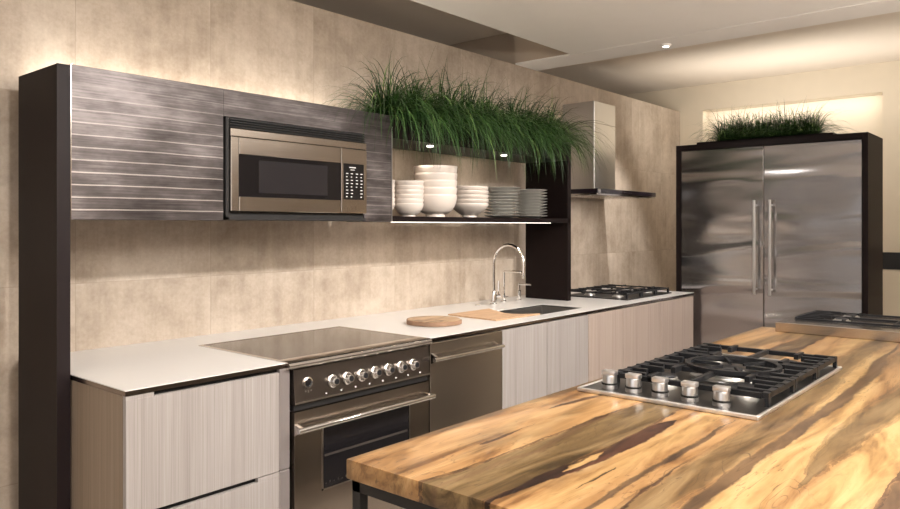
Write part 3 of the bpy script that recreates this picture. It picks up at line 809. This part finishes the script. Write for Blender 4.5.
# ------------------------------------------------------------------ gas cooktops
def grate(parent, x0, x1, y0, y1, z, hgt, cz, ring=None, bw=.0075, bh=.011, nf=3, flen=.40, ox=0, oy=0):
    """cast iron grate: perimeter rail, corner feet, fingers reaching in from both long ends"""
    g = MB(); zb = z-bh
    g.box(x0, x1, y0, y0+bw*1.3, zb, z, bev=.0015); g.box(x0, x1, y1-bw*1.3, y1, zb, z, bev=.0015)
    g.box(x0, x0+bw*1.1, y0+bw*1.3, y1-bw*1.3, zb-.002, z-.003); g.box(x1-bw*1.1, x1, y0+bw*1.3, y1-bw*1.3, zb-.002, z-.003)
    for x in (x0+.001, x1-.019):
        for y in (y0, y1-.012): g.box(x, x+.018, y, y+.012, cz, zb+.001)
    W_ = x1-x0; D = y1-y0; ym = (y0+y1)/2
    for k in range(nf):
        x = x0+W_*(k+.5)/nf
        L = D*flen*(.5 if k % 2 == 0 else .36)
        if ring: L = min(L, D/2-ring-.0)
        for s in (-1, 1):
            ya = y0 if s < 0 else y1; yb = ya-s*L
            lo, hi = min(ya, yb), max(ya, yb)
            g.box(x-bw/2, x+bw/2, lo, hi, z-bh, z+.003, bev=.0012)
    if ring:
        cx = (x0+x1)/2+ox; ym += oy; n = 40; r1 = ring; r0 = ring-.016
        for a in range(n):
            p0, p1 = 2*PI*a/n, 2*PI*(a+1)/n
            g.prism([(cx+r*math.cos(q), ym+r*math.sin(q)) for r, q in ((r0, p0), (r1, p0), (r1, p1), (r0, p1))], 'z', z-.006, z+.007)
        bmesh.ops.remove_doubles(g.b, verts=g.b.verts[:], dist=.0002)
        for k in range(6):
            a = PI/6+k*PI/3; c_, s_ = math.cos(a), math.sin(a)
            p = [(cx+c_*r-s_*w_, ym+s_*r+c_*w_) for r, w_ in ((.045, -.004), (.045, .004), (r0+.002, .005), (r0+.002, -.005))]
            g.prism(p, 'z', z-.006, z+.004)
        for sx in (-1, 1):
            g.box(cx+sx*(W_/2)-.004, cx+sx*(ring-.01), ym-.005, ym+.005, z-bh, z) if ring < W_/2 else None
    else:
        g.box(x0, x1, ym-bw/2, ym+bw/2, z-bh, z, bev=.0012)
        for yy in ((y0+ym)/2, (y1+ym)/2):
            for sx, xa in ((1, x0), (-1, x1)): g.box(min(xa, xa+sx*W_*.30), max(xa, xa+sx*W_*.30), yy-bw/2, yy+bw/2, z-bh, z+.003, bev=.0012)
    return g.out('grate', 'iron', parent)


def burner(parent, x, y, z, r, hs=1.0):
    b_ = MB().lathe([(0, 0), (r*1.25, 0), (r*1.2, .006*hs), (r, .008*hs), (r*.98, .018*hs), (r*.9, .020*hs), (0, .020*hs)], (x, y, z), n=28).out('burner', 'alu', parent)
    MB().lathe([(0, 0), (r*.88, 0), (r*.9, .003*hs), (r*.8, .007*hs), (0, .008*hs)], (x, y, z+.020*hs+.0002), n=28).out('burner_cap', 'iron', b_)


def knob_v(parent, x, y, z, r=.021, ang=0):
    k = MB().lathe([(0, 0), (r*1.12, 0), (r*1.12, .011), (r*1.02, .013), (r*1.0, .016), (r, .040), (r*.95, .043), (0, .043)], (x, y, z), n=28).out('knob', 'steelz', parent)
    MB().lathe([(r*1.0, .0120), (r*1.125, .0122), (r*1.125, .018), (r*1.0, .0182), (r*1.0, .0120)], (x, y, z), n=28).out('knob_ring', 'gap', k)
    g = MB(); c_, s_ = math.cos(ang), math.sin(ang)
    L, w_ = r*.98, r*.60
    g.prism([(x+c_*a-s_*b, y+s_*a+c_*b) for a, b in ((-L, -w_), (L, -w_), (L, w_), (-L, w_))], 'z', z+.0425, z+.057, bev=.002)
    g.out('knob_grip', M['rimsteel'], k)


# island cooktop
t = thing('gas_cooktop', 'five burner gas cooktop with upright knobs set in the wooden island top', 'cooktop', (2.58, -2.32, .92))
IX0, IX1, IY0, IY1 = 2.098, 3.050, -2.616, -2.040
p = MB(); rw = .011
for q in ((IX0, IX0+rw, IY0, IY1), (IX1-rw, IX1, IY0, IY1), (IX0+rw-.002, IX1-rw+.002, IY0, IY0+rw), (IX0+rw-.002, IX1-rw+.002, IY1-rw, IY1)): p.box(*q, .9205, .9335, bev=.0025)
p.out('steel_rim', 'rimsteel', t)
B(IX0+.0095, IX1-.0095, IY0+.0095, IY1-.0095, .9206, .9305).out('hob_plate', 'enamel', t)
MB().lathe([(0, 0), (.125, 0), (.12, .004), (.07, .005), (0, .005)], (2.602, -2.347, .9306), n=40).out('burner_well', 'alu', t)
for y in (-2.122, -2.206, -2.296, -2.391, -2.488): knob_v(t, 2.170, y, .9307, .0235, PI/2+.0)
GZ = .972
grate(t, 2.232, 2.497, -2.602, -2.105, GZ, .04, .9307, nf=4, bw=.016, bh=.017)
grate(t, 2.502, 2.762, -2.602, -2.105, GZ, .04, .9307, ring=.158, nf=3, bw=.016, bh=.017, ox=-.03, oy=-.015)
grate(t, 2.767, 3.038, -2.602, -2.105, GZ, .04, .9307, nf=4, bw=.016, bh=.017)
for x, y, r in ((2.37, -2.22, .045), (2.37, -2.48, .05), (2.602, -2.347, .0601), (2.90, -2.19, .034), (2.90, -2.47, .034)): burner(t, x, y, .9307 if r != .0601 else .9358, r)

# wall cooktop
t = thing('gas_cooktop', 'black grated gas cooktop on the white worktop under the hood', 'cooktop', (5.26, -.53, WT))
B(4.88, 5.64, -.81, -.27, WT+.0004, WT+.008, bev=.002).out('hob_plate', 'iron', t)
for k in range(3):
    grate(t, 4.90+k*.243, 5.14+k*.243, -.795, -.285, WT+.048, .03, WT+.0082, nf=2)
for x, y, r in ((5.02, -.42, .035), (5.02, -.66, .035), (5.26, -.54, .05), (5.50, -.42, .035), (5.50, -.66, .035)): burner(t, x, y, WT+.0082, r)

# ------------------------------------------------------------------ island
IZ = .92
t = thing('kitchen_island', 'island with a thick spalted wood top on a black steel frame', 'kitchen island', (1.14, -1.996, 0))
TOPY = -3.12
iw = MB().box(1.14, 4.09, TOPY, -1.996, IZ-.046, IZ, bev=.003, seg=2)
o = iw.out('wooden_top', 'slab', t)
# wooden top texture uses coordinates measured from the island's back corner
fr = MB(); a = .026
zt = IZ-.0465
for y in (-2.004, TOPY+.036): fr.box(1.152, 4.06, y-a, y, zt-.028, zt)
for x in (1.152, 4.034): fr.box(x, x+a, TOPY+.036, -2.004, zt-.028, zt)
fr.out('top_frame', 'black', t)
for x in (1.152, 4.034):
    for y in (-2.004-a, TOPY+.010): B(x, x+a, y, y+a, 0, zt-.028, bev=.001).out('leg', 'black', t)
fr = MB()
for y in (-2.004, TOPY+.036): fr.box(1.178, 4.034, y-a, y, .08, .106)
fr.out('lower_rail', 'black', t)
B(1.26, 3.96, TOPY+.10, -2.06, .12, zt-.030, bev=.002).out('cabinet_body', 'greypanel', t)

# rangetop at the far end of the island
t = thing('gas_rangetop', 'raised steel rangetop with black grates at the far end of island', 'rangetop', (4.3, -2.5, 0))
bx = MB(); bx.box(3.932, 4.56, -3.10, -2.112, .9206, .970, bev=.002)
bx.out('steel_top', plain('grey_satin_steel', (.50, .46, .43), .22, 1, .03), t)
B(4.096, 4.56, -3.10, -2.112, .10, .9205).out('body', 'steelx', t)
B(4.11, 4.55, -3.05, -2.15, 0, .10).out('plinth', 'black', t)
for k in range(2):
    grate(t, 4.10+k*.21, 4.305+k*.21, -3.06, -2.16, .984, .03, .9702, nf=3, flen=.3)
for x in (4.20, 4.41):
    for y in (-2.36, -2.84): burner(t, x, y, .9702, .034, .5)

# ------------------------------------------------------------------ refrigerator
FF = 5.9
FY0, FY1 = -2.154, -.733
FZ = 2.129
t = thing('refrigerator_housing', 'dark wood surround enclosing the twin refrigerator doors', 'cabinet', (6.15, -1.44, 0))
B(FF, 6.42, FY0, FY0+.036, 0, FZ, bev=.001).out('side_panel', 'dark', t); B(FF, 6.42, FY1-.042, FY1, 0, FZ, bev=.001).out('side_panel', 'dark', t)
B(FF, 6.42, FY0+.036, FY1-.042, FZ-.044, FZ).out('top_panel', 'dark', t)
for ya, yb, nm, hy_, lab in ((-1.4355, -.778, 1, -1.385, 'left stainless refrigerator door unit nearer the tiled wall'), (-2.115, -1.4405, 0, -1.500, 'right stainless refrigerator unit nearer the open wall')):
    t = thing('refrigerator', lab, 'refrigerator', (6.15, (ya+yb)/2, 0), 'twin refrigerators')
    B(FF+.035, 6.40, ya+.003, yb-.003, .02, FZ-.05).out('body', 'gap', t)
    B(FF+.05, 6.40, ya+.003, yb-.003, 0, .02).out('plinth', 'black', t)
    dd = B(FF+.004, FF+.034, ya, yb, .10, FZ-.048, bev=.003).out('door', 'fridge', t)
    MB().cyl((FF-.055, hy_, .93), (FF-.055, hy_, 1.66), .0115, 18).out('handle', 'steelz', dd)
    for z in (.97, 1.62): MB().cyl((FF-.05, hy_, z), (FF+.004, hy_, z), .008, 12).out('handle_bracket', 'steelz', dd)

nm2 = ['leftmost, nearest the tiled wall', 'second from the tiled wall', 'middle one of the row', 'second from the bare right end', 'rightmost, beside the bare end']
t = thing('planter_tray', 'low dark tray of grass on top of refrigerator surround', 'planter', (6.08, -1.35, FZ+.0005))
B(6.02, 6.16, -1.90, -.86, FZ+.0005, FZ+.03, bev=.002).out('tray', 'dark', t)
for i in range(5):
    y = -1.09-i*.155
    tuft('grass_tuft', (6.09, y, FZ+.031), 'green grass tuft on the refrigerator surround, '+nm2[i], 420, .20, .40, 'grass tufts on the refrigerator surround',
         .04, .08, front=-9, edge=FZ+.032, seed=40+i, w0=.0028, grav=.85)
